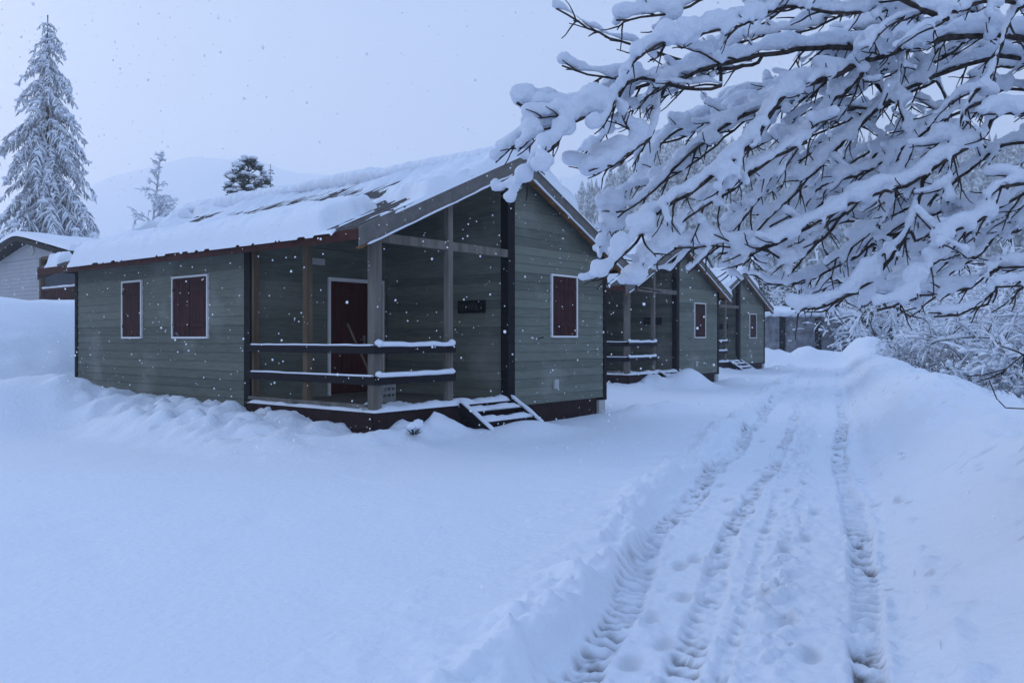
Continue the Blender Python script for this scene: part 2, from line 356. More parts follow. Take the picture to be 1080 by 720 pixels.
# ---------------------------------------------------------------- cabins
def siding(mb, o, d, nrm, z0, z1, lf, rf, bh=.165, proud=.016):
    o, d, nrm = Vector(o), Vector(d), Vector(nrm); z = z0
    while z < z1 - 1e-4:
        zb = min(z + bh, z1); l0, r0, l1, r1 = lf(z), rf(z), lf(zb), rf(zb); tone = random.uniform(-.5, .6)
        cut = [0, 1]
        if random.random() < .45: cut = [0, random.uniform(.25, .75), 1]
        for a, b in zip(cut, cut[1:]):
            gap = .004
            A0, B0 = l0 + (r0 - l0) * a + (gap if a > 0 else 0), l0 + (r0 - l0) * b
            A1, B1 = l1 + (r1 - l1) * a + (gap if a > 0 else 0), l1 + (r1 - l1) * b
            tn = tone + random.uniform(-.1, .1)
            P = [o + d*A0 + nrm*proud + Vector((0,0,z)), o + d*B0 + nrm*proud + Vector((0,0,z)), o + d*B1 + nrm*.002 + Vector((0,0,zb)), o + d*A1 + nrm*.002 + Vector((0,0,zb)),
                 o + d*A0 - nrm*.005 + Vector((0,0,z)), o + d*B0 - nrm*.005 + Vector((0,0,z))]
            mb.add(P, [(0,1,2,3), (4,5,1,0)], tn)
        z = zb
    # wall core behind the boards
    def pt(x, zz, k): return o + d * x - nrm * k + Vector((0, 0, zz))
    zs = [z0, z1]
    F = [pt(lf(z0),z0,.004), pt(rf(z0),z0,.004), pt(rf(z1),z1,.004), pt(lf(z1),z1,.004), pt(lf(z0),z0,.12), pt(rf(z0),z0,.12), pt(rf(z1),z1,.12), pt(lf(z1),z1,.12)]
    mb.add(F, [(0,1,2,3),(7,6,5,4),(0,4,5,1),(1,5,6,2),(2,6,7,3),(3,7,4,0)], -.3)
def snow_strip(name, p, q, w, h, parent, n=None, jit=.3):
    p, q = Vector(p), Vector(q); ln = (q - p).length; n = n or max(6, int(ln / .06)); mb = MB(); pts = []; rad = []
    ph = random.random() * 50
    for i in range(n + 1):
        f = i / n; k = float(1 + jit * 2 * noise(f * ln * 4 + ph, ph)); e_ = min(1, min(f, 1 - f) * ln / .05 + .25)
        pts.append(p.lerp(q, f) + Vector((0, 0, h * .22 * k))); rad.append(w / 2 * (.8 + .2 * k) * e_)
    mb.tube(pts, rad, 8, True, h / w * 1.1)
    return mb.build(name, 'snow', parent, True)
def window(c, o, d, nrm, x0, x1, z0, z1, leaves):
    """frame with closed shutters, on a wall whose origin/direction/normal are given"""
    o, d, nrm = Vector(o), Vector(d), Vector(nrm)
    def bx(mb, a, b, za, zb, k0, k1):
        P = []
        for zz in (za, zb):
            for aa, kk in ((a,k0),(b,k0),(b,k1),(a,k1)): P.append(o + d*aa + nrm*kk + Vector((0,0,zz)))
        mb.add(P, [(0,3,2,1),(4,5,6,7),(0,1,5,4),(1,2,6,5),(2,3,7,6),(3,0,4,7)])
    f = MB(); t = .036
    bx(f, x0, x0+t, z0, z1, 0, .05); bx(f, x1-t, x1, z0, z1, 0, .05); bx(f, x0+t, x1-t, z1-t, z1, 0, .048); bx(f, x0+t, x1-t, z0, z0+t, 0, .062)
    wf = f.build('window', 'white_trim', c)
    wd = (x1 - x0 - 2*t) / leaves
    for i in range(leaves):
        a = x0 + t + i * wd + .006; b = a + wd - .012; s = MB(); nb = max(3, int(round(wd / .13))); pw = (b - a) / nb
        for k in range(nb): bx(s, a + k*pw + .003, a + (k+1)*pw - .003, z0 + t + .008, z1 - t - .008, .004, .032)
        bx(s, a, b, z0 + t + .008, z1 - t - .008, .001, .026)
        for zz in (z0 + .22, z1 - .30): bx(s, a + .02, b - .02, zz, zz + .07, .032, .044)
        sh = s.build('shutter', 'shutter', wf)
        hg = MB(); hx = a if i == 0 else b - .10
        for zz in (z0 + .24, z1 - .28): bx(hg, hx, hx + .10, zz, zz + .03, .044, .052)
        hg.build('hinge', 'black_wood', wf)
    return wf

def make_cabin(label):
    c = thing('cabin', (C0[0], C0[1], 0), label, 'cabin', 'holiday cabins in a row along the road', CA)
    X, Y, Z = Vector((1,0,0)), Vector((0,1,0)), Vector((0,0,1))
    one = lambda v: (lambda z: v)
    topz = lambda x: zroof(x) - .11
    WB = .36; ze = topz(0)
    def gl(z): return max(0, HX - (4.79 - z) / .45) if z > ze else 0
    def gr(z): return min(W, HX + (4.79 - z) / .45) if z > ze else W
    for (o, d, n, z0, z1, lf, rf) in [
        ((0, LEN, 0), -Y, -X, WB, ze, one(0), one(LEN - PD)),
        ((W, 0, 0), Y, X, WB, ze, one(0), one(LEN)),
        ((HX, 0, 0), Y, -X, FL, 4.78, one(.10), one(PD))]:
        mb = MB(); siding(mb, o, d, n, z0, z1, lf, rf); mb.build('wall', 'green_siding', c)
    mb = MB(); siding(mb, (0,0,0), X, -Y, WB, ze, one(HX + .1), one(W)); siding(mb, (0,0,0), X, -Y, ze, 4.78, one(HX + .1), lambda z: max(HX + .1, gr(z))); mb.build('wall', 'green_siding', c)
    mb = MB(); siding(mb, (0,PD,0), X, -Y, FL, ze, one(0), one(HX - .02)); siding(mb, (0,PD,0), X, -Y, ze, 4.78, gl, one(HX - .02)); mb.build('wall', 'green_siding', c)
    mb = MB(); siding(mb, (W,LEN,0), -X, Y, WB, ze, one(0), one(W)); siding(mb, (W,LEN,0), -X, Y, ze, 4.78, lambda z: W - gr(z), lambda z: W - gl(z)); mb.build('wall', 'green_siding', c)
    # corner boards and posts
    for a in ((HX - .09, HX + .11, -.05, .12, .30, 4.74), (W - .07, W + .035, -.035, .06, .30, ze - .02), (-.035, .07, LEN - .07, LEN + .035, .25, ze - .02),
              (-.045, .10, PD - .07, PD + .11, .25, ze - .02), (W - .07, W + .035, LEN - .07, LEN + .035, .25, ze - .02)):
        MB().box(*a).build('corner_board', 'black_wood', c)
    MB().box(-.01, .10, PD - .14, PD - .072, FL, ze - .03).build('corner_trim', 'brown_wood', c)
    MB().box(-.07, .08, -.07, .08, FL, ze - .03).build('post', 'grey_wood', c)
    MB().box(HX/2 - .055, HX/2 + .055, -.06, .05, FL, topz(HX/2) - .02).build('post', 'grey_wood', c)
    MB().box(-.05, .06, PD/2 - .05, PD/2 + .06, FL, ze - .03).build('post', 'brown_wood', c)
    MB().box(.10, HX - .09, -.045, .045, 3.07, 3.21).build('beam', 'grey_wood', c)
    MB().box(-.05, .05, .10, PD - .07, ze - .16, ze - .03).build('beam', 'red_fascia', c)
    # plinth
    pl = MB(); pl.box(HX + .11, W - .30, .01, .06, -.3, WB - .004); pl.box(W - .06, W - .01, .06, LEN, -.3, WB - .004); pl.box(.01, .06, PD + .11, LEN, -.3, WB - .004)
    pl.build('plinth', 'plinth', c)
    MB().box(W - .26, W - .02, -.03, .08, -.2, WB - .06).build('plinth_block', 'grey_box', c)
    # porch deck
    dk = MB()
    for k in range(22): dk.box(-.10, HX - .02, -.10 + k*.152, -.10 + k*.152 + .146, FL - .05, FL - .002)
    dk.build('deck', 'porch_floor', c)
    fs = MB(); fs.box(-.12, HX - .1, -.135, -.102, .22, FL - .006); fs.box(-.12, HX - .1, -.128, -.102, -.12, .21); fs.box(-.135, -.102, -.10, PD - .08, .22, FL - .006); fs.box(-.128, -.102, -.10, PD - .08, -.12, .21)
    fs.build('deck_fascia', 'plinth', c)
    # rails
    for z, h in ((1.37, .125), (.90, .13)):
        MB().box(-.105, -.072, -.10, PD - .08, z, z + h).build('rail', 'rail_wood', c); snow_strip('rail_snow', (-.088, -.08, z + h), (-.088, PD - .15, z + h), .055, .030, c)
        MB().box(-.07, HX/2 + .08, -.105, -.072, z, z + h).build('rail', 'rail_wood', c); snow_strip('rail_snow', (-.06, -.088, z + h), (HX/2 + .08, -.088, z + h), .075, .075, c)
    MB().box(-.09, -.05, .10, PD - .08, FL + .05, FL + .10).build('rail', 'grey_wood', c)
    for (x, y) in ((0, -.09), (HX/2, -.08)):
        m = MB(); m.blob((x, y, 1.37 + .16), .07, .06, .06, 2, .08); m.build('post_snow', 'snow', c, True); m = MB(); m.blob((x, y, .90 + .16), .06, .05, .05, 2, .08); m.build('post_snow', 'snow', c, True)
    # snow lying on the deck edge and inside
    def patch(name, x0, x1, y0, y1, z, hgt, seed):
        nx, ny = max(4, int((x1-x0)/.05)), max(4, int((y1-y0)/.05)); a = np.linspace(x0, x1, nx); b = np.linspace(y0, y1, ny); A, B = np.meshgrid(a, b)
        ed = np.minimum(np.minimum(A-x0, x1-A), np.minimum(B-y0, y1-B)); Hh = hgt * sm(ed, -.01, .10) * (.75 + .6 * fbm(A*4, B*4, seed, 3)) - .012 * (ed < .005)
        return mesh_obj(name, np.stack([A, B, z + Hh], -1).reshape(-1,3), grid_faces(ny, nx), 'snow', c, True)
    patch('deck_snow', -.15, HX - .12, -.17, .16, FL, .085, 1.0); patch('deck_snow', -.15, .10, .12, PD - .1, FL, .05, 2.0); patch('deck_snow', .1, 1.0, .12, .55, FL, .10, 3.0)
    # steps
    sx0, sx1 = HX/2 + .12, HX - .14
    for x in (sx0, sx1):
        stp = MB(); stp.bar((x, -.12, FL - .04), (x, -.86, .04), .045, .15)
        stp.build('stair_stringer', 'black_wood', c)
    for k, (y, z) in enumerate(((-.32, .385), (-.58, .23))):
        MB().box(sx0 + .03, sx1 - .03, y - .13, y + .13, z - .02, z + .02).build('stair_tread', 'rail_wood', c)
        patch('tread_snow', sx0 + .03, sx1 - .03, y - .14, y + .13, z + .02, .075, 5.0 + k)
    for x in (sx0, sx1): snow_strip('stringer_snow', (x, -.16, FL + .075), (x, -.90, .11), .085, .06, c)
    patch('tread_snow', sx0 + .03, sx1 - .03, -.92, -.70, .09, .09, 8.0)
    # door
    d0, d1, dz = 1.68, HX - .10, 2.78
    f = MB(); f.box(d0 + .02, d0 + .07, PD - .06, PD - .018, FL, dz); f.box(d1 - .07, d1 - .02, PD - .06, PD - .018, FL, dz); f.box(d0 + .07, d1 - .07, PD - .058, PD - .018, dz - .07, dz)
    dr = MB(); mid = d1 - .07 - .42
    for a, b in ((d0 + .075, mid - .005), (mid + .005, d1 - .075)):
        nb = max(3, int((b - a) / .12)); w_ = (b - a) / nb
        for k in range(nb): dr.box(a + k*w_ + .004, a + (k+1)*w_ - .004, PD - .05, PD - .02, FL + .03, dz - .075)
        dr.box(a, b, PD - .04, PD - .0185, FL + .03, dz - .075)
        for zz in (FL + .35, FL + 1.2, FL + 1.95): dr.box(a + .02, b - .02, PD - .064, PD - .05, zz, zz + .10)
    dro = dr.build('door', 'door', c); f.build('door_frame', 'white_trim', dro)
    hd = MB(); hd.box(mid - .10, mid - .06, PD - .075, PD - .05, FL + .98, FL + 1.16); hd.tube([(mid - .08, PD - .10, FL + 1.08), (mid - .20, PD - .10, FL + 1.08)], .011, 6); hd.build('door_handle', 'metal_tool', dro)
    MB().box(1.30, 1.62, PD - .045, PD - .018, 3.0, 3.12).build('vent', 'grey_box', c)
    # carved name plaque on the inner wall
    pq = MB(); pq.box(HX - .052, HX - .018, .55, 1.22, 2.08, 2.32); pqo = pq.build('name_plaque', 'plaque', c)
    lt = MB(); yy = 1.15
    for k in range(7):
        for (a, b, p_, q_) in random.sample([(0,.0,0,.1),(0,.0,.045,.1),(.05,.05,0,.1),(0,.05,.1,.1),(0,.05,.05,.05),(0,.05,0,0)], 3):
            lt.bar((HX - .056, yy - a, 2.15 + p_), (HX - .056, yy - b - .001, 2.15 + q_ + .001), .010, .006, (1,0,0))
        yy -= .082
    lt.build('carved_letters', 'letter', pqo)
    # windows
    window(c, (0, LEN, 0), -Y, -X, LEN - 7.83, LEN - 6.99, 1.60, 2.80, 1)
    window(c, (0, LEN, 0), -Y, -X, LEN - 5.81, LEN - 4.53, 1.60, 2.80, 2)
    window(c, (0, 0, 0), X, -Y, 4.52, 5.42, 1.62, 2.86, 1)
    MB().box(4.60, 4.74, -.06, -.015, .62, .80).build('socket_box', 'grey_box', c)
    hk = MB(); hk.tube([(4.08, -.02, 1.60), (4.06, -.09, 1.60), (4.16, -.11, 1.63)], .012, 6); hk.build('shutter_hook', 'black_wood', c)
    # roof
    OS, OF, OB = .535, .27, .70
    def side_sheet(sgn):
        u = []; h = []; y = -OF; per = .19
        while y < LEN + OB:
            for a, b in ((0, 0), (.09, 0), (.115, .034), (.160, .034)):
                if y + a <= LEN + OB: u.append(y + a); h.append(b)
            y += per
        u.append(LEN + OB); h.append(0); n = len(u)
        xs = [HX - sgn * (HX + OS) , HX]; vs_ = []
        for dz_ in (0, -.05):
            for x in xs:
                for a, b in zip(u, h): vs_.append((x, a, zroof(x) + (b if dz_ == 0 else dz_)))
        fc = []
        for base, fl in ((0, 0), (2*n, 1)):
            for i in range(n - 1):
                q = (base + i, base + i + 1, base + n + i + 1, base + n + i); fc.append(q if (fl ^ (sgn > 0)) else q[::-1])
        for i in range(n - 1): fc.append((i, i+1, 2*n+i+1, 2*n+i))
        return vs_, fc
    vv, ff = side_sheet(1); v2, f2 = side_sheet(-1); b = len(vv)
    roof = mesh_obj('roof', vv + v2, ff + [tuple(i + b for i in f_) for f_ in f2], 'metal_roof', c)
    for sgn in (1, -1):
        xe = HX - sgn * (HX + OS)
        # underside boarding, eave fascia, barge boards
        m = MB(); P = []
        for y in (-OF + .04, LEN + OB - .04):
            for x, k in ((xe, .055), (HX, .055), (HX, .095), (xe, .095)): P.append((x, y, zroof(x) - k))
        m.add(P, [(0,1,2,3),(7,6,5,4),(0,4,5,1),(1,5,6,2),(2,6,7,3),(3,7,4,0)]); m.build('soffit', 'soffit', roof)
        m = MB(); m.box(min(xe, xe - sgn*.03), max(xe, xe - sgn*.03), -OF, LEN + OB, zroof(xe) - .17, zroof(xe) - .012); m.build('fascia', 'red_fascia', roof)
        for y in (-OF, LEN + OB + .035):
            m = MB(); P = []
            for yy in (y - .035, y):
                for x, k in ((xe - sgn*.02, .0), (HX, .0), (HX, .29), (xe - sgn*.02, .29)): P.append((x, yy, zroof(x) - k + .03))
            m.add(P, [(0,1,2,3),(7,6,5,4),(0,4,5,1),(1,5,6,2),(2,6,7,3),(3,7,4,0)]); m.build('barge_board', 'barge', roof)
        # ledge under the barge board with its line of snow
        m = MB(); m.bar((xe, -OF + .02, zroof(xe) - .285), (HX - sgn*.02, -OF + .02, zroof(HX) - .285), .10, .03); m.build('barge_ledge', 'soffit', roof)
        snow_strip('ledge_snow', (xe + sgn*.1, -OF - .06, zroof(xe) - .285 + .045), (HX - sgn*.3, -OF - .06, zroof(HX - .3) - .265), .045, .03, roof, jit=.6)
    for x in (HX - .55, HX + .55): pass
    m = MB(); m.bar((HX, -OF - .02, zroof(HX) + .035), (HX, LEN + OB, zroof(HX) + .035), .30, .03); m.build('ridge_cap', 'metal_roof', roof)
    MB().box(HX - .07, HX + .07, -OF + .02, -.05, zroof(HX) - .36, zroof(HX) - .10).build('ridge_beam', 'black_wood', roof)
    # roof snow: height over the sheet, seen from the eave (v up the slope)
    def roof_snow(sgn):
        us = np.arange(-OF - .12, LEN + OB + .08, .03); vs2 = np.concatenate([np.arange(-.12, .10, .012), np.arange(.10, HX + OS + .001, .035)])
        V2, U2 = np.meshgrid(vs2, us); xw = HX - sgn * (HX + OS - V2)
        n1 = fbm(U2 * .8, V2 * .8, 3.0 * sgn, 4); n2 = fbm(U2 * 3.5, V2 * 3.5, 8.0, 3); n3 = fbm(U2 * 7, V2 * 7, 4.0, 3)
        n1s = fbm(U2 * 1.5, V2 * .30, 5.0, 4); n2s = fbm(U2 * 5.3, V2 * .7, 9.0, 3)
        if sgn > 0:
            wv = 1.02 + .14 * noise(U2 * .9, 2.2) + .25 * sm(U2, 6, 1)
            slab = np.minimum(1, (np.clip((V2 + .075) / .10, 0, 1)) ** .5) * (1 - sm(V2, wv - .30, wv)) ** .6 * (.86 + .14 * sm(V2, 0, .3))
            edge = .55 + .12 * noise(V2 * 4, 3.0)
            slab = slab * sm(U2, edge, edge + .16) ** .6 * (1 - sm(U2, 8.6 + 1.0 * noise(V2 * 2, 7.0), 8.9 + 1.0 * noise(V2 * 2, 7.0)))
            a = slab * (.33 + .06 * n1 + .05 * n2)
            up0 = 2.75 + .7 * n1s - .55 * sm(U2, 2.2, .2)
            rib = np.cos(2 * np.pi * (U2 + OF - .137) / .19); upper = sm(V2, up0, up0 + .6) * (.10 + .12 * n1 + .05 * n2s - .014 * rib) + .03 * sm(V2, up0 - .6, up0 + .1) * (.6 + 1.2 * n2s - .6 * rib)
            thin = .012 + .026 * n1s + .024 * n2s
            frontp = sm(V2 + .15 * noise(U2 * 5, 1.0), 1.38, 1.55) * (1 - sm(U2 + .3 * n1s, .7, 1.3)) * sm(U2, -OF - .1 - .10 * noise(V2 * 3, 9.0), -OF + .02) ** .6 * (.19 + .12 * n2)
            backc = sm(U2, 7.6, 8.6); T = np.maximum.reduce([a, upper * (1 - .75 * backc), thin * (1 - backc), frontp])
            clods = sm(fbm(U2 * 1.7, V2 * 1.7, 21.0, 2), .10, .26) * (.24 + .1 * n2) * sm(U2, 8.6, 9.4) * sm(V2, -.03, .06); T = np.maximum(T, clods)
            T = T + .012 * n3
        else:
            T = sm(V2, -.06, .04) ** .5 * (.22 + .07 * n1 + .04 * n2) + .01 * n3
            T = T * (1 - .9 * sm(n1, .0, .15) * (V2 < 2))
        T = T * np.where(U2 < -OF - .04, .0, 1) ; T = T - .10 * (U2 < -OF - .08) - .05 * (V2 < -.09)
        T = T * (sm(V2, -.09, -.02)) - .03 * (T < .015) - .06 * (1 - sm(V2, -.12, -.06))
        Zs = zroof(HX - (HX + OS)) + .45 * V2 + T + .012
        vts = np.stack([xw, U2, Zs], -1).reshape(-1, 3); fc = grid_faces(len(us), len(vs2))
        # drop faces that lie wholly below the sheet
        low = (T < -.012).ravel(); keep = ~(low[fc].all(1)); fc = fc[keep]
        if sgn > 0: fc = fc[:, ::-1]
        mesh_obj('roof_snow', vts, fc, 'snow', roof, True)
    roof_snow(1); roof_snow(-1)
    m = MB()
    for k in range(60):
        y = -OF + (LEN + OF + OB) * (k + .5) / 60; h_ = .13 + .07 * float(noise(y * 1.3, 4.0)); m.blob((HX + random.uniform(-.05,.05), y, zroof(HX) + .08), .33, .24, h_ + .05, 2, .05)
    m.build('ridge_snow', 'snow', roof, True)
    return c
CL = ['nearest grey green wooden cabin with both red shuttered side windows in view',
      'middle cabin of the row, its gable partly behind the snowy branches',
      'farthest and smallest cabin at the end of the snowy road']
cab = make_cabin(CL[0])
for k in (1, 2):
    o = copy_tree(cab); o['label'] = CL[k]; o.location = ((C0[0] + CSTEP[0]*k) * S, (C0[1] + CSTEP[1]*k) * S, 0)
def cab_pt(lx, ly, z): return (C0[0] + lx*GX - ly*GY, C0[1] + lx*GY + ly*GX, z)

# things on the first porch
sh = thing('snow_shovel', cab_pt(.95, 1.05, FL), 'long handled wooden shovel leaning behind the corner post of the nearest porch', 'shovel', None, CA)
MB().tube([(0, 0, .32), (-.34, .30, 1.35)], .018, 8).build('handle', 'brown_wood', sh)
m = MB(); m.add([(-.12,-.06,.02),(.12,-.06,.02),(.13,.02,.36),(-.13,.02,.36),(-.12,-.04,.02),(.12,-.04,.02),(.13,.04,.36),(-.13,.04,.36)], [(0,3,2,1),(4,5,6,7),(0,1,5,4),(1,2,6,5),(2,3,7,6),(3,0,4,7)]); m.build('blade', 'metal_tool', sh)
cr_ = thing('plastic_crate', cab_pt(1.35, 1.3, FL), 'small faded grey crate standing on the deck of the nearest porch', 'crate', None, CA + .2)
m = MB(); m.box(-.2,.2,-.14,.14,0,.02)
for a in ((-.2,.2,-.14,-.12),(-.2,.2,.12,.14),(-.2,-.18,-.12,.12),(.18,.2,-.12,.12)): m.box(*a, .02, .09); m.box(*a, .14, .20); m.box(*a, .25, .30)
for x in (-.19, -.06, .07, .18):
    for y in (-.13, .13): m.box(x-.012, x+.012, y-.011, y+.011, .02, .30)
m.build('crate_body', 'crate_plastic', cr_)

# ---------------------------------------------------------------- neighbouring building at the left
NB = thing('neighbour_house', (-20.0, 34.0, 2.3), 'pale grey clapboard house with snowy low gable roof beyond the snow mound', 'house', None, math.atan2(-GX, GY))
def nz(x): return 3.5 - .2 * abs(x)
nX = Vector((1,0,0)); nY = Vector((0,1,0))
mb = MB(); siding(mb, (0,0,0), nX, -nY, 0, 2.6, lambda z: -4.5, lambda z: 1.1, .16, .02)
siding(mb, (0,0,0), nX, -nY, 2.6, 3.36, lambda z: max(-4.5, -(3.42 - z)/.2), lambda z: min(4.5, (3.42 - z)/.2), .16, .02); mb.build('wall', 'white_siding', NB)
mb = MB(); siding(mb, (-4.5,9,0), -nY, -nX, 0, 2.55, lambda z: 0, lambda z: 9, .16, .02); siding(mb, (4.5,2.2,0), nY, nX, 0, 2.55, lambda z: 0, lambda z: 6.8, .16, .02); mb.build('wall', 'white_siding', NB)
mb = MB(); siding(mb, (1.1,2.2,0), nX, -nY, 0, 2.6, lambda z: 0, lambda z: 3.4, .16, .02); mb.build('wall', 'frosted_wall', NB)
for x in (1.17, 4.42): MB().box(x-.09, x+.09, -.06, .10, 0, 2.55).build('post', 'brown_wood', NB)
MB().box(1.26, 4.33, -.05, .05, 2.48, 2.6).build('beam', 'brown_wood', NB)
m = MB(); m.box(1.26, 4.33, -.04, .04, 1.22, 1.30)
for k in range(24): m.box(1.30 + k*.128, 1.30 + k*.128 + .07, -.02, .02, .35, 1.21)
m.build('railing', 'red_fascia', NB); snow_strip('rail_snow', (1.26, 0, 1.31), (4.33, 0, 1.31), .10, .09, NB)
m = MB(); m.tube([(.25, -.015, 2.92), (.25, -.05, 2.92)], .19, 18, True); o = m.build('oval_vent', 'grey_box', NB); o.scale = (1.5, 1, 1); o.location = (-.11, 0, 0)
for sgn in (-1, 1):
    m = MB(); P = []
    for y in (-.55, 9.5):
        for x, k in ((sgn*5.1, 0), (0, 0), (0, .2), (sgn*5.1, .2)): P.append((x, y, nz(x) - k))
    m.add(P, [(0,1,2,3),(7,6,5,4),(0,4,5,1),(1,5,6,2),(2,6,7,3),(3,7,4,0)]); m.build('roof', 'black_wood', NB)
us = np.linspace(-.62, 9.6, 90); xs = np.linspace(-5.2, 5.2, 110); A, B = np.meshgrid(xs, us)
ed = np.minimum(np.minimum(5.2 - np.abs(A), B + .62), 9.6 - B); Zr = 3.5 - .2*np.sqrt(A*A + .3) + .06 + sm(ed, -.01, .12)**.5 * (.24 + .05 * fbm(A*.7, B*.7, 3.0, 3))
mesh_obj('roof_snow', np.stack([A, B, Zr], -1).reshape(-1,3), grid_faces(90, 110), 'snow', NB, True)

# ---------------------------------------------------------------- far shed
SHD = thing('shed', (18.6, 60.0, 0), 'low frosted grey shed with dark doorways at the far end of the road', 'shed', None, .12)
for a in ((0, 1.0), (1.55, 3.75), (4.35, 6.6)):
    MB().box(a[0], a[1], 0, .2, -.5, 3.3).build('wall_panel', 'frosted_wall', SHD)
m = MB(); m.box(0, 6.6, 2.8, 3.0, -.5, 3.3); m.box(-.05, .12, .2, 2.8, -.5, 3.3); m.box(6.5, 6.65, .2, 2.8, -.5, 3.3); m.build('back_wall', 'black_wood', SHD)
m = MB(); m.add([(-.4,-.5,3.25),(7,-.5,3.25),(7,3.4,3.7),(-.4,3.4,3.7),(-.4,-.5,3.4),(7,-.5,3.4),(7,3.4,3.85),(-.4,3.4,3.85)], [(0,3,2,1),(4,5,6,7),(0,1,5,4),(1,2,6,5),(2,3,7,6),(3,0,4,7)]); m.build('roof', 'black_wood', SHD)
m = MB()
for k in range(40): m.blob((-.2 + (k % 10) * .76, -.2 + (k // 10) * 1.1, 3.45 + (k // 10) * .13), .55, .7, .28, 1, .08)
m.build('roof_snow', 'snow', SHD, True)

# ---------------------------------------------------------------- generic snowy trees
def rv(r_): return Vector((r_.gauss(0,1), r_.gauss(0,1), r_.gauss(0,1))).normalized()
def grow(r_, p, d, ln, r0, depth, out, droop, nch, up=0.0, seg=5):
    pts = [p.copy()]; rad = [r0]; d = d.normalized()
    for i in range(seg):
        d = (d + rv(r_) * .16 + Vector((0, 0, up - droop * (i + 1) / seg))).normalized(); p = p + d * (ln / seg); pts.append(p.copy()); rad.append(r0 * (1 - .72 * (i + 1) / seg))
    out.append((pts, rad, depth))
    if depth > 0:
        for k in range(nch):
            f = r_.uniform(.15, 1.0); i = min(seg - 1, int(f * seg)); q = pts[i].lerp(pts[i+1], f * seg - i if i < seg else 1)
            dd = (pts[i+1] - pts[i]).normalized(); pr = rv(r_); pr = (pr - dd * pr.dot(dd)).normalized()
            nd = dd * .65 + pr * .85; grow(r_, q, nd, ln * r_.uniform(.38, .62), max(.005, r0 * .45), depth - 1, out, droop, max(2, nch - 1), up, 4)
def leafless(seed, h, spread, stems, parts_parent, snow_r, droop=.10, depth=3, nch=6, clump=.5, twig='twig', sp=.92, bl=1.0):
    r_ = random.Random(seed); out = []
    for k in range(stems):
        a = r_.uniform(0, 6.28); tilt = spread * r_.uniform(.3, 1)
        grow(r_, Vector((math.cos(a)*.15*stems**.5, math.sin(a)*.15*stems**.5, 0)), Vector((math.cos(a)*tilt, math.sin(a)*tilt, 1)), h * r_.uniform(.7, 1) * .8, .035 * h / 4, depth, out, droop, nch)
    b = MB(); s = MB()
    for pts, rad, dp in out:
        b.tube(pts, rad, 5 if dp > 1 else 3, False)
        if dp < depth and r_.random() < sp:
            q = pts[1:] if dp else pts; R_ = snow_r * (.55 + .22 * dp) * r_.uniform(.7, 1.35); n = len(q)
            s.tube([p + Vector((0, 0, R_ * .8)) for p in q], [R_ * (.35 if i in (0, n-1) else r_.uniform(.6, 1.15)) for i in range(n)], 5, True, .85)
            if r_.random() < clump: c = q[r_.randrange(n)]; s.blob((c.x, c.y, c.z + R_*.4), R_*bl*r_.uniform(1.0, 2.3), R_*bl*r_.uniform(1.0, 2.3), R_*bl*r_.uniform(.8, 1.5), 1, .2)
    b.build('branches', twig, parts_parent); s.build('branch_snow', 'snow', parts_parent, True)
    return len(b.f) + len(s.f)

PROT = []
def proto_tree(kind, seed):
    t = thing('snowy_tree' if kind else 'snowy_shrub', (0, 0, 0), '', 'tree' if kind else 'shrub', None)
    if kind == 0: leafless(seed, 2.6, .9, 8, t, .040, .15, 3, 7, .95, sp=.6, bl=1.45)
    elif kind == 1: leafless(seed, 6.5, .45, 3, t, .075, .12, 3, 6, .6)
    elif kind == 2: leafless(seed, 7.5, .7, 4, t, .085, .18, 3, 6, .75)
    elif kind == 3: leafless(seed, 2.3, 1.0, 14, t, .014, .02, 3, 7, .10, sp=.30)
    return t
PR = {0: proto_tree(0, 3), 10: proto_tree(0, 8), 1: proto_tree(1, 5), 2: proto_tree(2, 9), 3: proto_tree(3, 4)}
used = set()
def put_tree(k, x, y, sc, rz, label, group):
    z = float(height(x, y)) - .1
    if k in used: o = copy_tree(PR[k])
    else: o = PR[k]; used.add(k)
    o.location = (x*S, y*S, z*S); o.scale = (sc, sc, sc); o.rotation_euler = (0, 0, rz); o['label'] = label; o['group'] = group
    return o
r2 = random.Random(21)
def at(px, Y): return (px - 540) / 865 * Y
# shrubs just behind the bank, right
kinds = [0, 10, 3]; s0 = 8.0; q = 0
while s0 < 58:
    for t0 in ((4.9, 6.6) if s0 < 40 else (4.7,)):
        k = 3 if r2.random() < (.25 if s0 < 16 else .85 if t0 < 5 else .3) else r2.choice((0, 10))
        x, y = xy(s0 + r2.uniform(-.6, .6), t0 + r2.uniform(-.4, .5)); sc = r2.uniform(.95, 1.3) * (1.0 if t0 < 5 else 1.25)
        put_tree(k, x, y, sc, r2.uniform(0, 6.28), ('bare brown twiggy shrub lightly dusted with snow behind the road bank' if k == 3 else 'shrub heaped with clumps of snow behind the road bank'), 'brown twiggy shrubs behind the bank' if k == 3 else 'snow heaped shrubs behind the bank')
    s0 += 1.7 + .03 * s0
for s1, t1, k, sc in [(14, 9.5, 1, .95), (18, 7.6, 2, .75), (23, 10, 1, 1.0), (27, 7.8, 2, .85), (32, 11, 1, 1.15), (36, 8, 2, .95), (41, 12, 2, 1.2), (45, 7.5, 1, 1.0), (50, 10, 2, 1.2), (56, 6.5, 1, 1.1), (60, 12, 1, 1.35), (66, 4, 2, 1.15), (70, 9, 2, 1.35), (77, 1, 1, 1.3), (80, 7, 1, 1.5), (86, -4, 2, 1.3), (92, 3, 2, 1.5), (98, -12, 1, 1.3), (20, 15, 2, 1.2), (30, 16, 1, 1.3), (104, -22, 2, 1.4)]:
    x, y = xy(s1, t1)
    put_tree(k, x, y, sc, r2.uniform(0, 6.28), 'leafless tree loaded with snow in the wood right of the road', 'snowy leafless trees right of the road')

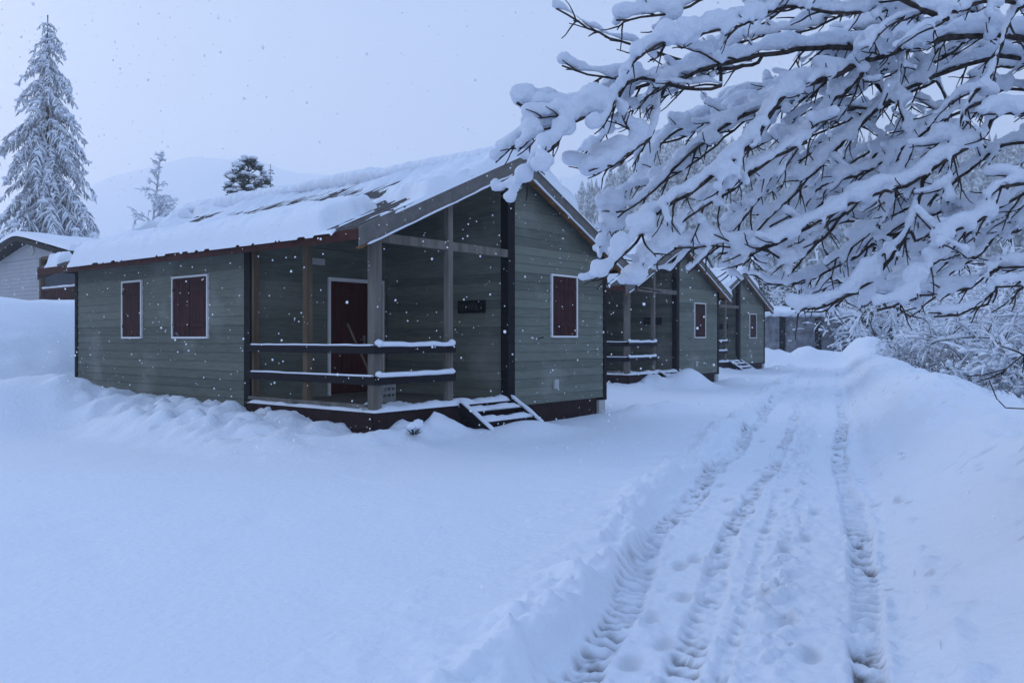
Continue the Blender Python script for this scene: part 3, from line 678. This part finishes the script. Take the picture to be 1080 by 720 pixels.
# ---------------------------------------------------------------- conifers
def conifer(root, seed, h, rad_, weep, dark, snowm='snow', dens=1.0, twist=.0, shape=.9):
    r_ = random.Random(seed); tr = MB(); fo = MB(); sn = MB()
    tr.tube([(0,0,0), (.05,0,h*.5), (0,.03,h*.85), (.02,0,h)], [.012*h, .008*h, .004*h, .002*h], 7)
    z = h * .10; n = 0
    while z < h * .985:
        f = 1 - z / h; ln = rad_ * (f ** shape) * r_.uniform(.75, 1.15) + .12
        for k in range(max(3, int((5 + 3*f) * dens))):
            a = r_.uniform(0, 6.28); l = ln * r_.uniform(.6, 1.1); dr_ = Vector((math.cos(a), math.sin(a), 0)); pts = []
            rise = r_.uniform(.05, .3)
            for i in range(6):
                u = i / 5; pts.append(Vector((0,0,z)) + dr_ * (l * u) + Vector((0, 0, l * (rise * u - weep * u * u * 1.3))) + rv(r_) * .05 * l * .3)
            fo.tube(pts, [.03*(1-.8*i/5) + .008 for i in range(6)], 3, False)
            side = Vector((-dr_.y, dr_.x, 0))
            m_ = max(4, int(l / .13))
            for j in range(m_):
                u = (j + .6) / m_; i = min(4, int(u*5)); c = pts[i].lerp(pts[i+1], u*5 - i)
                for sg in (-1, 1):
                    L2 = l * .30 * (1.15 - .6*u) * r_.uniform(.35, 1.3) + .08
                    tip = c + side * (sg * L2 * r_.uniform(.15, .8)) + dr_ * L2 * r_.uniform(-.2, .7) + rv(r_) * .3 * L2 + Vector((0,0,-L2*(.35 + weep*r_.uniform(.5,1.2))))
                    w_ = .03 + .04 * L2; nrm_ = Vector((0,0,1)); md = (c + tip) * .5 + Vector((0,0,.12*L2))
                    fo.add([c + dr_*w_*.5, md + dr_*w_, tip, md - dr_*w_ + Vector((0,0,-w_*1.4))], [(0,1,2,3)])
                    if r_.random() < dark:
                        q0, q1, q2 = c + Vector((0,0,.03)), md + Vector((0,0,.04)), c.lerp(tip, .85) + Vector((0,0,.02)); rr = r_.uniform(.025, .065) * (1 + l*.10)
                        sn.tube([q0, q1, q2], [rr*.8, rr, rr*.3], 4, False, .7)
            for j in range(int(2 + l * 1.6)):
                if r_.random() < dark * .8:
                    c = pts[r_.randrange(1, 6)]; rr = r_.uniform(.06, .13) * (.6 + l * .3); sn.blob((c.x, c.y, c.z + rr*.3), rr*1.3, rr*1.3, rr*.7, 1, .2)
        z += .16 + .022 * h * (.35 + f * .5)
    tr.build('trunk', 'bark', root); fo.build('crown', 'larch' if snowm == 'frost' else 'needle', root); sn.build('crown_snow', 'snow', root, True)
    return len(fo.f) + len(sn.f)
BT = thing('spruce_tree', (at(50, 50), 50, 2.0), 'tall snow laden weeping conifer rising behind the pale house', 'conifer')
conifer(BT, 12, 19.3, 4.3, .75, .85, 'frost', 1.0, shape=.62)
ST = thing('young_larch', (at(163, 45), 45, 2.0), 'thin drooping snowy tree behind the far end of the nearest cabin roof', 'tree')
r_ = random.Random(5); b = MB(); s = MB(); out = []
tp = [Vector((0,0,0)), Vector((.15,0,3)), Vector((-.1,0,6)), Vector((.2,0,8.4)), Vector((.35,0,9.9))]
out.append((tp, [.12,.09,.06,.04,.015], 3))
for k in range(46):
    u = r_.uniform(.35, .99); i = min(3, int(u*4)); c = tp[i].lerp(tp[i+1], u*4 - i); a = r_.uniform(0, 6.28); l = (1.05 - u) * (2.4 if u < .68 else 1.5) * r_.uniform(.5, 1.1) + .10
    grow(r_, c, Vector((math.cos(a), math.sin(a), .8 if u < .8 else .5)), l, .03, 2 if u < .8 else 1, out, .34 if u < .7 else .06, 4)
for pts, rad, dp in out:
    b.tube(pts, rad, 4, False)
    if r_.random() < .85: s.tube([p + Vector((0,0,.035)) for p in pts], [r_.uniform(.018,.045) for p in pts], 4, True, .8)
b.build('branches', 'larch', ST); s.build('branch_snow', 'snow', ST, True)
# round pine top behind the roof and a small spire beside it
PT = thing('pine_tree', (at(262, 42), 42, .5), 'round headed pine with clumps of snow behind the cabin ridge', 'pine')
r_ = random.Random(8); tr = MB(); fo = MB(); sn = MB(); tr.tube([(0,0,0),(.1,0,5),(0,0,9.6)], [.16,.12,.04], 7)
for k in range(85):
    a = r_.uniform(0, 6.28); rr = 1.3 * r_.random() ** .45; zc = 7.6 + r_.uniform(0, 2.6); rr *= max(.35, 1 - max(0, zc - 9.0) / 1.8)
    c = Vector((math.cos(a)*rr, math.sin(a)*rr, zc)); fo.tube([(0, 0, zc - .4), tuple(c)], [.03, .015], 3, False)
    for j in range(60):
        d = rv(r_); d.z = abs(d.z) * .7 - .15; q = c + rv(r_) * .14; t_2 = q + d * r_.uniform(.14, .28); w_ = rv(r_) * .03; fo.add([q - w_, q + w_, t_2], [(0,1,2)])
    if r_.random() < .8: sn.blob((c.x, c.y, c.z + .14), r_.uniform(.13,.26), r_.uniform(.13,.26), r_.uniform(.07,.14), 1, .2)
tr.build('trunk', 'bark', PT); fo.build('crown', 'needle', PT); sn.build('crown_snow', 'snow', PT, True)
FT = thing('fir_tree', (at(285, 80), 80, 2), 'tiny distant fir spire poking above the cabin ridge', 'fir'); conifer(FT, 3, 16.6, 3.2, .35, .5, 'snow', .6)
# dark evergreens at the end of the road
EV = [(838, 64, 8.5, 2), (868, 74, 9.5, 4), (805, 70, 9, 6)]
e0 = thing('fir_tree', (at(838, 64), 64, -.3), 'dark snowy fir standing behind the far grey shed', 'fir', 'dark firs beyond the end of the road'); conifer(e0, 31, 9.0, 2.7, .35, .28, 'snow', 1.3)
for k, (px, Y, sc, rz, lb) in enumerate(((872, 76, 1.1, 2.0, 'dark snowy fir beyond and right of the far grey shed'), (800, 72, 1.05, 4.0, 'dark snowy fir just right of the farthest cabin roof'), (925, 70, 1.2, 1.0, 'dark fir deep in the snowy wood right of the road'))):
    o = copy_tree(e0); o.location = (at(px, Y)*S, Y*S, -.3*S); o.scale = (sc,)*3; o.rotation_euler.z = rz; o['label'] = lb
# frosted shrubs left, beyond the cabin roof
for k, (px, Y, sc) in enumerate(((118, 52, .62), (140, 60, .55), (95, 58, .7))):
    put_tree(2, at(px, Y), Y, sc, k * 2.0, 'frosted leafless tree between the tall conifer and the nearest cabin roof', 'frosted trees behind the pale house')
# small evergreen sprig in the snow by the porch
sp = thing('evergreen_sprig', cab_pt(.1, -.75, .18), 'small snow capped evergreen sprig poking from snow before the nearest porch', 'plant'); fo = MB(); sn = MB(); r_ = random.Random(2)
for k in range(40):
    a = r_.uniform(0, 6.28); d = Vector((math.cos(a), math.sin(a), r_.uniform(.2, 1.2))).normalized(); q = d * r_.uniform(.08, .2); w_ = Vector((-d.y, d.x, 0)) * .014; fo.add([q*.1, q*.6 + w_, q, q*.6 - w_], [(0,1,2,3)])
for k in range(7): sn.blob((r_.uniform(-.1,.1), r_.uniform(-.1,.1), r_.uniform(.10,.2)), .07, .07, .045, 1, .15)
fo.build('leaves', 'needle', sp); sn.build('snow_cap', 'snow', sp, True)

# ---------------------------------------------------------------- far wooded slope
wv = []; wf = []; r_ = random.Random(77)
for k in range(2600):
    y = r_.uniform(135, 330); x = r_.uniform(-10, y * .75); z = float(0)
    wv.append((x, y))
P = np.array(wv); HZ = height(P[:,0], P[:,1]); m = MB()
for (x, y), z in zip(P, HZ):
    h_ = r_.uniform(7, 15); w_ = h_ * .24; n = 7; tiers = 5
    for q in range(tiers):
        zb = z + h_ * (q / tiers * .85); zt = zb + h_ * .34; ww = w_ * (1 - q / tiers * .85); b_ = len(m.v); rr = [ww * r_.uniform(.6, 1.25) for _ in range(n)]
        vs_ = [(x + rr[i]*math.cos(6.283*i/n), y + rr[i]*math.sin(6.283*i/n), zb + r_.uniform(-.3,.3)) for i in range(n)] + [(x, y, zt)]
        m.add(vs_, [(i, (i+1) % n, n) for i in range(n)])
tag(m.build('far_wood', 'hazed_frost_wood'), 'snow dusted conifer wood covering the far hillside behind the cabins', 'woodland', None, 'stuff')

# ---------------------------------------------------------------- the overhanging tree
def W3(px, py, d): return Vector(((px - 540) / 865 * d, d, EYE - (py - 357) / 865 * d))
TRX, TRY = 5.7, 5.7
OT = thing('overhanging_tree', (TRX, TRY, float(height(TRX, TRY)) - .1), 'leafless tree reaching in from the right with thick snow along every branch', 'tree')
OB_ = Vector(OT.location) / S
LIMB = [ # points (px, py), depth start -> end, radius start -> end, snow radius, joins trunk
 ([(1080,42),(1010,40),(950,47),(900,50),(840,53),(780,63),(720,80),(667,95),(627,115),(600,122),(560,116),(545,110)], 5.0, 4.2, .034, .007, .070, 1),
 ([(1080,6),(1000,13),(940,8),(891,14),(829,8),(790,24),(745,34),(705,44),(670,62)], 4.6, 4.0, .020, .006, .055, 1),
 ([(800,66),(760,72),(711,62),(667,47),(631,35),(587,9)], 4.7, 4.4, .012, .005, .030, 0),
 ([(760,92),(720,92),(684,84),(635,82),(593,69)], 4.5, 4.3, .011, .005, .036, 0),
 ([(960,50),(913,64),(873,83),(829,98),(807,129),(775,168),(725,205),(691,226),(672,255),(645,282),(632,296)], 4.8, 4.0, .022, .005, .062, 0),
 ([(1080,118),(1035,149),(991,173),(955,196),(907,211),(853,240),(818,258),(782,272)], 4.4, 4.6, .022, .006, .068, 1),
 ([(907,82),(860,122),(822,170),(795,218),(765,250),(738,272)], 5.0, 4.6, .014, .005, .055, 0),
 ([(1080,62),(1030,66),(978,84),(930,112),(880,160),(840,202),(803,240),(776,284)], 5.3, 4.8, .026, .005, .058, 1),
 ([(760,68),(702,91),(690,138),(675,155),(645,173),(622,180)], 4.5, 4.2, .010, .004, .050, 0),
 ([(650,103),(604,131),(587,153),(566,172),(550,196)], 4.2, 3.9, .010, .004, .066, 0),
 ([(610,120),(585,135),(560,140),(535,160),(522,172)], 4.2, 4.1, .008, .004, .060, 0),
 ([(1080,194),(1050,220),(1025,236),(995,252),(975,285),(952,318),(925,328)], 4.2, 4.1, .020, .006, .050, 1),
 ([(1080,282),(1025,302),(990,310),(962,312),(915,308)], 4.3, 4.4, .012, .005, .045, 1),
 ([(970,205),(955,245),(940,272),(923,294),(897,309),(861,326),(834,326)], 4.5, 4.2, .013, .005, .060, 0),
 ([(1080,301),(1042,320),(1010,332),(985,334)], 4.0, 4.1, .010, .005, .040, 1),
 ([(1080,372),(1060,390),(1035,396),(1018,397)], 4.0, 4.1, .008, .003, .012, 1),
 ([(1080,431),(1062,430),(1050,421),(1044,402)], 4.1, 4.2, .007, .003, .016, 1),
 ([(1025,240),(1012,249),(982,242),(966,224)], 4.2, 4.2, .008, .004, .036, 0),
 ([(1080,95),(1040,112),(1000,150),(962,182),(930,232),(900,260),(872,280)], 5.4, 5.2, .018, .005, .055, 1),
 ([(1080,150),(1020,182),(950,238),(885,280),(840,298),(806,300)], 5.8, 5.4, .018, .005, .055, 1),
 ([(850,150),(818,166),(764,206),(724,232),(694,262),(665,290),(655,303)], 4.6, 4.2, .012, .004, .060, 0),
 ([(900,62),(850,92),(800,110),(742,126),(700,150),(668,196),(650,240),(636,268)], 5.2, 4.8, .014, .004, .058, 0),
 ([(820,110),(770,130),(720,170),(690,200),(650,232),(632,262)], 4.9, 4.6, .012, .004, .056, 0),
 ([(1000,20),(960,5),(900,-20),(820,-15),(760,-8),(715,12),(650,22)], 4.3, 4.2, .016, .005, .050, 0),
 ([(870,250),(835,275),(800,262),(760,260),(715,262),(690,280)], 4.8, 4.4, .010, .004, .052, 0),
 ([(960,12),(952,50),(948,110),(960,150),(945,200),(930,236)], 4.9, 4.7, .010, .005, .048, 0),
 ([(1065,20),(1045,80),(1020,110),(1005,160),(1000,215)], 4.6, 4.4, .010, .005, .045, 0),
 ([(1080,230),(1030,262),(960,282),(890,296),(845,316)], 5.6, 5.4, .012, .004, .045, 1),
 ([(1080,-30),(1000,-25),(930,-8),(860,30),(800,40),(740,60)], 5.6, 5.0, .018, .005, .060, 1),
]
ra_ = random.Random(41)
for k in range(26):
    x0 = ra_.uniform(880, 1150); y0 = ra_.uniform(-40, 265); d0 = ra_.uniform(4.9, 6.3); ln = ra_.uniform(140, 300); sl = ra_.uniform(.35, 1.0); pp = []
    for j in range(7): pp.append((x0 - ln * j / 6 + ra_.uniform(-8, 8), y0 + ln * sl * (j / 6) ** 1.25 * .8 + ra_.uniform(-8, 8)))
    pp = [q for q in pp if q[1] < (330 if q[0] > 840 else 275)]
    if len(pp) > 3: LIMB.append((pp, d0, d0 - .3, .012, .005, ra_.uniform(.045, .06), 0))
def catmull(P, step):
    P = [P[0]*2 - P[1]] + P + [P[-1]*2 - P[-2]]; out = []
    for i in range(1, len(P) - 2):
        a, b, c, d = P[i-1:i+3]; n = max(1, int((c - b).length / step))
        for k in range(n):
            t = k / n; out.append(.5*((2*b) + (c-a)*t + (2*a-5*b+4*c-d)*t*t + (3*b-a-3*c+d)*t**3))
    out.append(P[-2]); return out
r_ = random.Random(99); WOOD = MB(); SN = MB(); JN = []
def n1(p, k): return float(noise(p.x * k, p.y * k, p.z * k))
def snow_on(pts, R0, tip=.5, start=0, lift=1.1, thr=-9):
    """lumpy snow ridge riding on top of a branch"""
    n = len(pts)
    run_p, run_r = [], []
    def flush():
        if len(run_p) >= 2:
            a, b = run_p[0], run_p[-1]; da = (a - run_p[1]).normalized(); db = (b - run_p[-2]).normalized(); ra, rb = run_r[0], run_r[-1]
            P_ = [a + da*ra*.85, a + da*ra*.5] + run_p + [b + db*rb*.5, b + db*rb*.85]; R_ = [ra*.35, ra*.8] + run_r + [rb*.8, rb*.35]
            SN.tube(P_, R_, 8, True, 1.05)
        run_p.clear(); run_r.clear()
    for i, p in enumerate(pts):
        f = i / max(1, n - 1)
        if f < start: continue
        v = n1(p, 7) * .38 + n1(p, 16) * .22
        if v < thr: flush(); continue
        R_ = R0 * (1 + v) * (1 - (1 - tip) * max(0, f - .5) * 2)
        slope = 1.0
        if i < n - 1: slope = 1 - .55 * abs((pts[i+1] - p).normalized().z)
        R_ *= slope; run_p.append(p + Vector((0, 0, R_ * lift / (slope ** .7) + .004))); run_r.append(R_)
    flush()
def twig_path(p, d, ln, droop, seg):
    out = [p.copy()]
    for i in range(seg):
        d = (d + rv(r_) * .22 + Vector((0, 0, -droop))).normalized(); p = p + d * (ln / seg); out.append(p.copy())
    return out
def taper(n, a, b): return [a + (b - a) * i / (n - 1) for i in range(n)]
ALLC = []
for pts, d0, d1, ra, rb, sr, joined in LIMB:
    n = len(pts); P = [W3(px, py, d0 + (d1 - d0) * i / (n - 1)) for i, (px, py) in enumerate(pts)]
    if not joined:
        near = min(ALLC, key=lambda c: (c - P[0]).length + max(0, (P[0].x - c.x)) * 2)
        if (near - P[0]).length > .02: P = [near, near.lerp(P[0], .55) + Vector((0, 0, .02))] + P
    if joined: P = [Vector((TRX, TRY, max(-1.2, P[0].z * .85 - .2)))] + [P[0].lerp(Vector((TRX, TRY, P[0].z*.85)), .5)] + P
    C = catmull(P, .06); C = [p + rv(r_) * .006 for p in C]; n = len(C)
    ALLC += C[::3]
    WOOD.tube(C, taper(n, ra, rb), 7 if ra > .015 else 5)
    if sr > .02: snow_on(C, sr * .80, .9, .5 if sr in (.030, .036) else 0, 1.05)
    main = (C[-1] - C[0]).normalized(); acc = 0; nxt = .05
    for i in range(2, n - 1):
        acc += (C[i] - C[i-1]).length
        if acc < nxt: continue
        acc = 0; nxt = r_.uniform(.065, .135)
        vis = C[i].x / C[i].y * 865 + 540
        if vis > 1180 and r_.random() < .7: continue
        d = (C[i+1] - C[i]).normalized(); pr = rv(r_); pr.y *= .7; pr = (pr - d * pr.dot(d)).normalized()
        cd = (d * .85 + pr * .65 + Vector((-.12, 0, -.10))).normalized()
        ln = r_.uniform(.16, .46) * (1 - .7 * i / n) * (1 if sr > .03 else .45); q = twig_path(C[i], cd, ln, .05, 7)
        if sr < .02 and r_.random() < .5: continue
        WOOD.tube(q, taper(len(q), .0070, .0030), 5)
        k = r_.random(); R1 = (.024 + .018 * k) * (1.3 if vis < 730 else 1) * (1 if sr > .04 else .55)
        if sr > .02 and abs(cd.z) < .8 and not (sr in (.030, .036) and i > n * .4): snow_on(q, R1, .9, 0 if r_.random() < .7 else .2, 1.1, -.40)
        if sr > .04 and r_.random() < .35:
            c = q[r_.randint(0, 3)]; rb_ = R1 * r_.uniform(1.1, 1.7); SN.blob((c.x, c.y, c.z + rb_ * .75), rb_ * 1.15, rb_ * 1.1, rb_, 1, .12)
        for g in range(r_.randint(1, 3)):
            j = r_.randint(1, len(q) - 2); dd = (q[j+1] - q[j]).normalized(); pr = rv(r_); pr = (pr - dd * pr.dot(dd)).normalized()
            q2 = twig_path(q[j], (dd * .8 + pr * .65).normalized(), r_.uniform(.06, .17), .0, 4); WOOD.tube(q2, taper(5, .0048, .0026), 4)
            if sr > .036 and abs(q2[-1].z - q2[0].z) < .75 * (q2[-1] - q2[0]).length and r_.random() < .5: snow_on(q2, R1 * r_.uniform(.6, .9), .9, 0, 1.1, -.40)
# trunk
hb = float(height(TRX, TRY)); WOOD.tube([(TRX+.1, TRY, hb-.2), (TRX, TRY, 1), (TRX-.05, TRY+.05, 3), (TRX+.1, TRY, 5), (TRX+.3, TRY+.1, 7.5)], [.26, .20, .17, .12, .04], 12)
for k in range(14):
    a = r_.uniform(-1.3, 1.3); z0 = r_.uniform(3.2, 7); q = catmull([Vector((TRX, TRY, z0)), Vector((TRX + 1.0*math.cos(a), TRY + 1.2*math.sin(a), z0 + .5)), Vector((TRX + 2.2*math.cos(a), TRY + 2.2*math.sin(a), z0 + .5))], .1)
    WOOD.tube(q, taper(len(q), .05, .01), 5); snow_on(q, .07)
WV = [(v[0]-OB_.x, v[1]-OB_.y, v[2]-OB_.z) for v in WOOD.v]; mesh_obj('branches', WV, WOOD.f, 'bark', OT)
VOX = .011
tmp = mesh_obj('branch_snow', [(v[0]-OB_.x, v[1]-OB_.y, v[2]-OB_.z) for v in SN.v], SN.f, 'shaded_tree_snow', OT)
md = tmp.modifiers.new('r', 'REMESH'); md.mode = 'VOXEL'; md.voxel_size = VOX; md.use_smooth_shade = True
m2 = tmp.modifiers.new('s', 'SMOOTH'); m2.factor = .5; m2.iterations = 2
dg = bpy.context.evaluated_depsgraph_get(); me = bpy.data.meshes.new_from_object(tmp.evaluated_get(dg)); tmp.modifiers.clear()
nv = len(me.vertices); co = np.empty(nv*3, np.float32); me.vertices.foreach_get('co', co); co = co.reshape(-1,3).astype(float); no = np.empty(nv*3, np.float32); me.vertices.foreach_get('normal', no); no = no.reshape(-1,3)
dsp = .018 * fbm(co[:,0]*11, co[:,1]*11, co[:,2]*11, 3) + .005 * noise(co[:,0]*34, co[:,1]*34, co[:,2]*34) - .003; co += no * dsp[:,None]
me.vertices.foreach_set('co', co.astype(np.float32).ravel()); me.update(); old = tmp.data; tmp.data = me; bpy.data.meshes.remove(old)
print('branch snow faces', len(me.polygons))

# ---------------------------------------------------------------- falling snow
r_ = np.random.default_rng(5); N = 9000; P = np.stack([r_.uniform(-11, 9, N), 2.3 + 14.3 * r_.random(N) ** .8, r_.uniform(.1, 9, N)], 1)
lx, ly = to_local(P[:,0], P[:,1], C0); keep = ~((lx > -.6) & (lx < W + .6) & (ly > -.3)); keep &= np.abs(P[:,0]) < P[:,1] * .9 + 1; P = P[keep]; N = len(P)
o8 = ICO[0][0]; f8 = np.array(ICO[0][1])
rad = (.0022 + .0055 * r_.random(N) ** 2.2) * (1 + P[:,1] * .05); J = 1 + .35 * (r_.random((N, 12, 1)) - .5)
V_ = P[:,None,:] + o8[None] * J * rad[:,None,None] * np.array([1,1,1.25]); F_ = (f8[None] + (np.arange(N) * 12)[:,None,None]).reshape(-1, 3)
fl = mesh_obj('falling_snow', V_.reshape(-1,3), F_, 'flake', None, True); tag(fl, 'snowflakes falling through the air in front of the cabins', 'snowfall', None, 'stuff')

# ---------------------------------------------------------------- haze of the snowfall
M['haze'] = bpy.data.materials.new('snow_haze'); hm = M['haze']; hm.use_nodes = True; hn = hm.node_tree; hn.nodes.clear()
ho = hn.nodes.new('ShaderNodeOutputMaterial'); pv = hn.nodes.new('ShaderNodeVolumePrincipled'); pv.inputs['Color'].default_value = (.97, .98, 1, 1); pv.inputs['Density'].default_value = .0014; pv.inputs['Anisotropy'].default_value = .72
hn.links.new(pv.outputs['Volume'], ho.inputs['Volume'])
hz = MB().box(-1110, 1110, -40, 1110, -8, 262); tag(hz.build('haze', 'haze'), 'pale haze of falling snow', 'haze', None, 'stuff')
